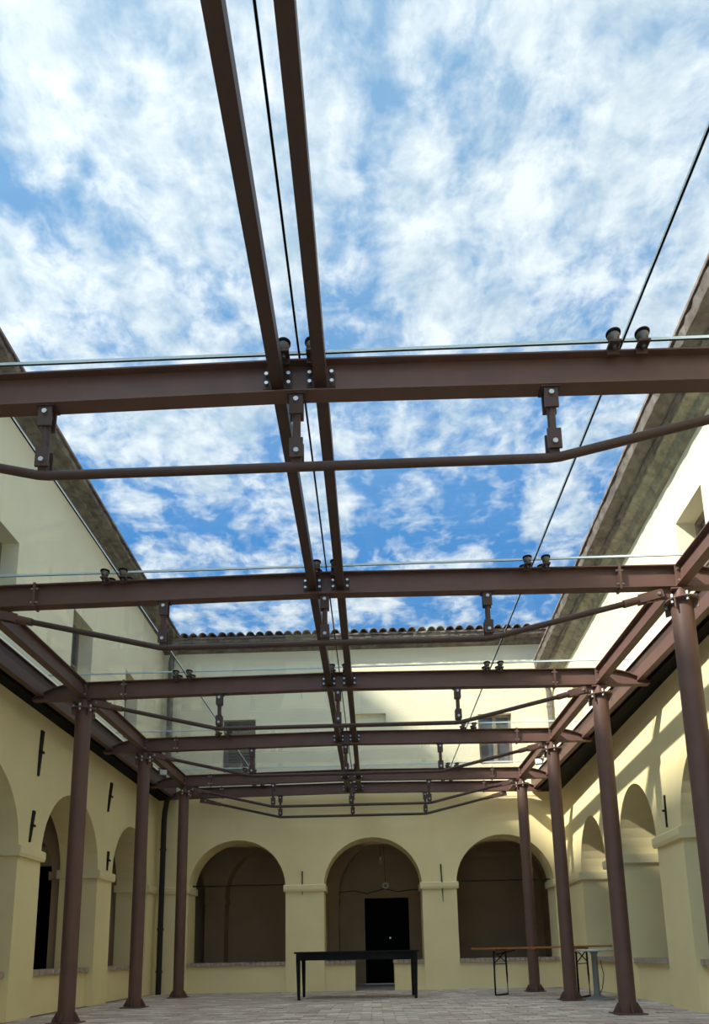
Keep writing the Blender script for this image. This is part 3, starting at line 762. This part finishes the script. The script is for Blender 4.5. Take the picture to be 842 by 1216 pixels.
# lamp and cable under the doorway arch
c0 = (0.49, 14.5, 3.13)
lr = empty('pendant_lamp', c0, label='bare bulb pendant with wire and ring hanging inside the doorway arch', cat='lamp')
mb = MB(); mb.lathe([(0.05, -0.03), (0.05, 0.0)], (0, 0, 0), 14); mb.obj('ceiling_rose', WIREM, lr)
mb = MB(); mb.tube([(0, 0, -0.02), (0.01, 0, -0.56)], 0.006, 6); mb.tube([(0.05, 0, -0.02), (0.09, 0, -0.60), (0.10, 0, -1.08)], 0.004, 6); mb.obj('wire', WIREM, lr)
mb = MB(); mb.lathe([(0.016, 0.0), (0.02, 0.06), (0.012, 0.07)], (0.01, 0, -0.62), 12); mb.obj('bulb_holder', LAMPM, lr)
mb = MB(); mb.lathe([(0.006, -0.10), (0.026, -0.075), (0.030, -0.05), (0.014, 0.0)], (0.01, 0, -0.62), 12); mb.obj('bulb', BULB, lr)
mb = MB(); ring = [(0.10 + 0.052*math.cos(a), 0, -1.14 + 0.052*math.sin(a)) for a in [2*math.pi*k/20 for k in range(21)]]; mb.tube(ring, 0.013, 8, 0, False); mb.obj('ring', LAMPM, lr)
cable('slack_cable', [(-0.9, YF+DB-0.01, 2.05), (-0.4, YF+DB-0.012, 2.0), (-0.1, YF+DB-0.012, 2.03), (0.2, YF+DB-0.012, 1.96), (0.58, YF+DB-0.015, 2.06), (0.9, YF+DB-0.012, 1.99), (1.2, YF+DB-0.012, 2.03), (1.9, YF+DB-0.012, 2.02)], 0.010, 'slack dark cable strung across the back wall above the black door')
mb = MB()
for c, r, _ in (ARF[0], ARF[2]):
    o = MB(); o.tube([(c-r-0.1, YF+0.30, 1.95), (c+r+0.1, YF+0.30, 1.95)], 0.012, 8)
    tag(o.obj('tie_bar', IRON), 'thin iron tie bar across the dark arch %s' % ('beside the black downpipe corner' if c < 0 else 'behind the orange folding table'), 'tie bar', 'iron tie bars in the arches')

# ------------------------------------------------------------------ furniture
t = empty('wooden_table', (0.075, 11.13, 0), label='long black wooden table with tapered legs in front of the doorway arch', cat='table')
mb = MB(); mb.box(-0.92, 0.92, -0.44, 0.44, 0.665, 0.692); mb.obj('tabletop', BLACKPAINT, t, 0.004)
for a in ((-0.85, 0.85, -0.40, -0.375), (-0.85, 0.85, 0.375, 0.40), (-0.86, -0.835, -0.38, 0.38), (0.835, 0.86, -0.38, 0.38)):
    mb = MB(); mb.box(*a, 0.565, 0.665); mb.obj('apron', BLACKPAINT, t)
for sx in (-1, 1):
    for sy in (-1, 1):
        mb = MB(); vs = []
        for z, w in ((0, 0.019), (0.55, 0.030), (0.665, 0.030)):
            cx_, cy_ = sx*(0.86 - (0.03-w)*0), sy*(0.40)
            for ex, ey in ((-1, -1), (1, -1), (1, 1), (-1, 1)): vs.append((cx_ + ex*w - sx*(0.03-w)*0.6, cy_ + ey*w - sy*(0.03-w)*0.6, z))
        mb.add(vs, [(3, 2, 1, 0), (8, 9, 10, 11)] + [(i*4+k, i*4+(k+1) % 4, i*4+4+(k+1) % 4, i*4+4+k) for i in range(2) for k in range(4)])
        mb.obj('leg', BLACKPAINT, t)
# folding beer table
t = empty('folding_table', (2.73, 10.69, 0), math.radians(-38.5), label='folding table with orange wooden top and black steel leg frames near the corner', cat='table')
for k in range(4):
    mb = MB(); w = 0.44/4; mb.box(-1.0, 1.0, -0.22 + k*w + 0.0008, -0.22 + (k+1)*w - 0.0008, 0.680, 0.704); mb.obj('plank', ORANGE, t)
for x in (-0.64, 0.0, 0.64):
    mb = MB(); mb.box(x-0.03, x+0.03, -0.19, 0.19, 0.660, 0.680); mb.obj('cross_batten', ORANGE, t)
for x, dr in ((-0.64, 1), (0.64, -1)):
    mb = MB()
    mb.tube([(x, -0.18, 0.655), (x, -0.19, 0.30), (x, -0.19, 0.014), (x, 0.19, 0.014), (x, 0.19, 0.30), (x, 0.18, 0.655)], 0.0135, 8)
    fr = mb.obj('leg_frame', BLACKPAINT, t)
    mb = MB(); mb.tube([(x, -0.182, 0.46), (x, 0.182, 0.46)], 0.007, 6); mb.tube([(x, -0.18, 0.47), (x, 0.17, 0.64)], 0.008, 6); mb.tube([(x+0.012, 0.18, 0.47), (x+0.012, -0.17, 0.64)], 0.008, 6); mb.obj('cross_brace', BLACKPAINT, fr)
    mb = MB(); mb.tube([(x, -0.12, 0.60), (x + dr*0.26, 0, 0.662)], 0.007, 6); mb.obj('stay', BLACKPAINT, fr)
# pedestal table
t = empty('pedestal_table', (3.27, 9.84, 0), label='small round pale-topped pedestal table with grey flared foot by the sunlit wall', cat='table')
mb = MB(); mb.lathe([(0.245, 0), (0.25, 0.006), (0.25, 0.022), (0.245, 0.026)], (0, 0, 0.625), 36); mb.obj('tabletop', PALETOP, t)
mb = MB(); mb.lathe([(0.052, 0.05), (0.040, 0.10), (0.037, 0.58), (0.055, 0.615), (0.12, 0.625)], (0, 0, 0), 18); mb.obj('stem', GREYMET, t)
mb = MB(); mb.lathe([(0.225, 0.0), (0.225, 0.012), (0.17, 0.022), (0.09, 0.038), (0.052, 0.058)], (0, 0, 0), 30); mb.obj('foot', GREYMET, t)
cable('loose_cable', [(3.50, 10.35, 0.50), (3.52, 10.30, 0.30), (3.46, 10.22, 0.12), (3.38, 10.18, 0.012), (3.18, 10.20, 0.010)], 0.006, 'thin loose cable looping down to the floor behind the pedestal table')
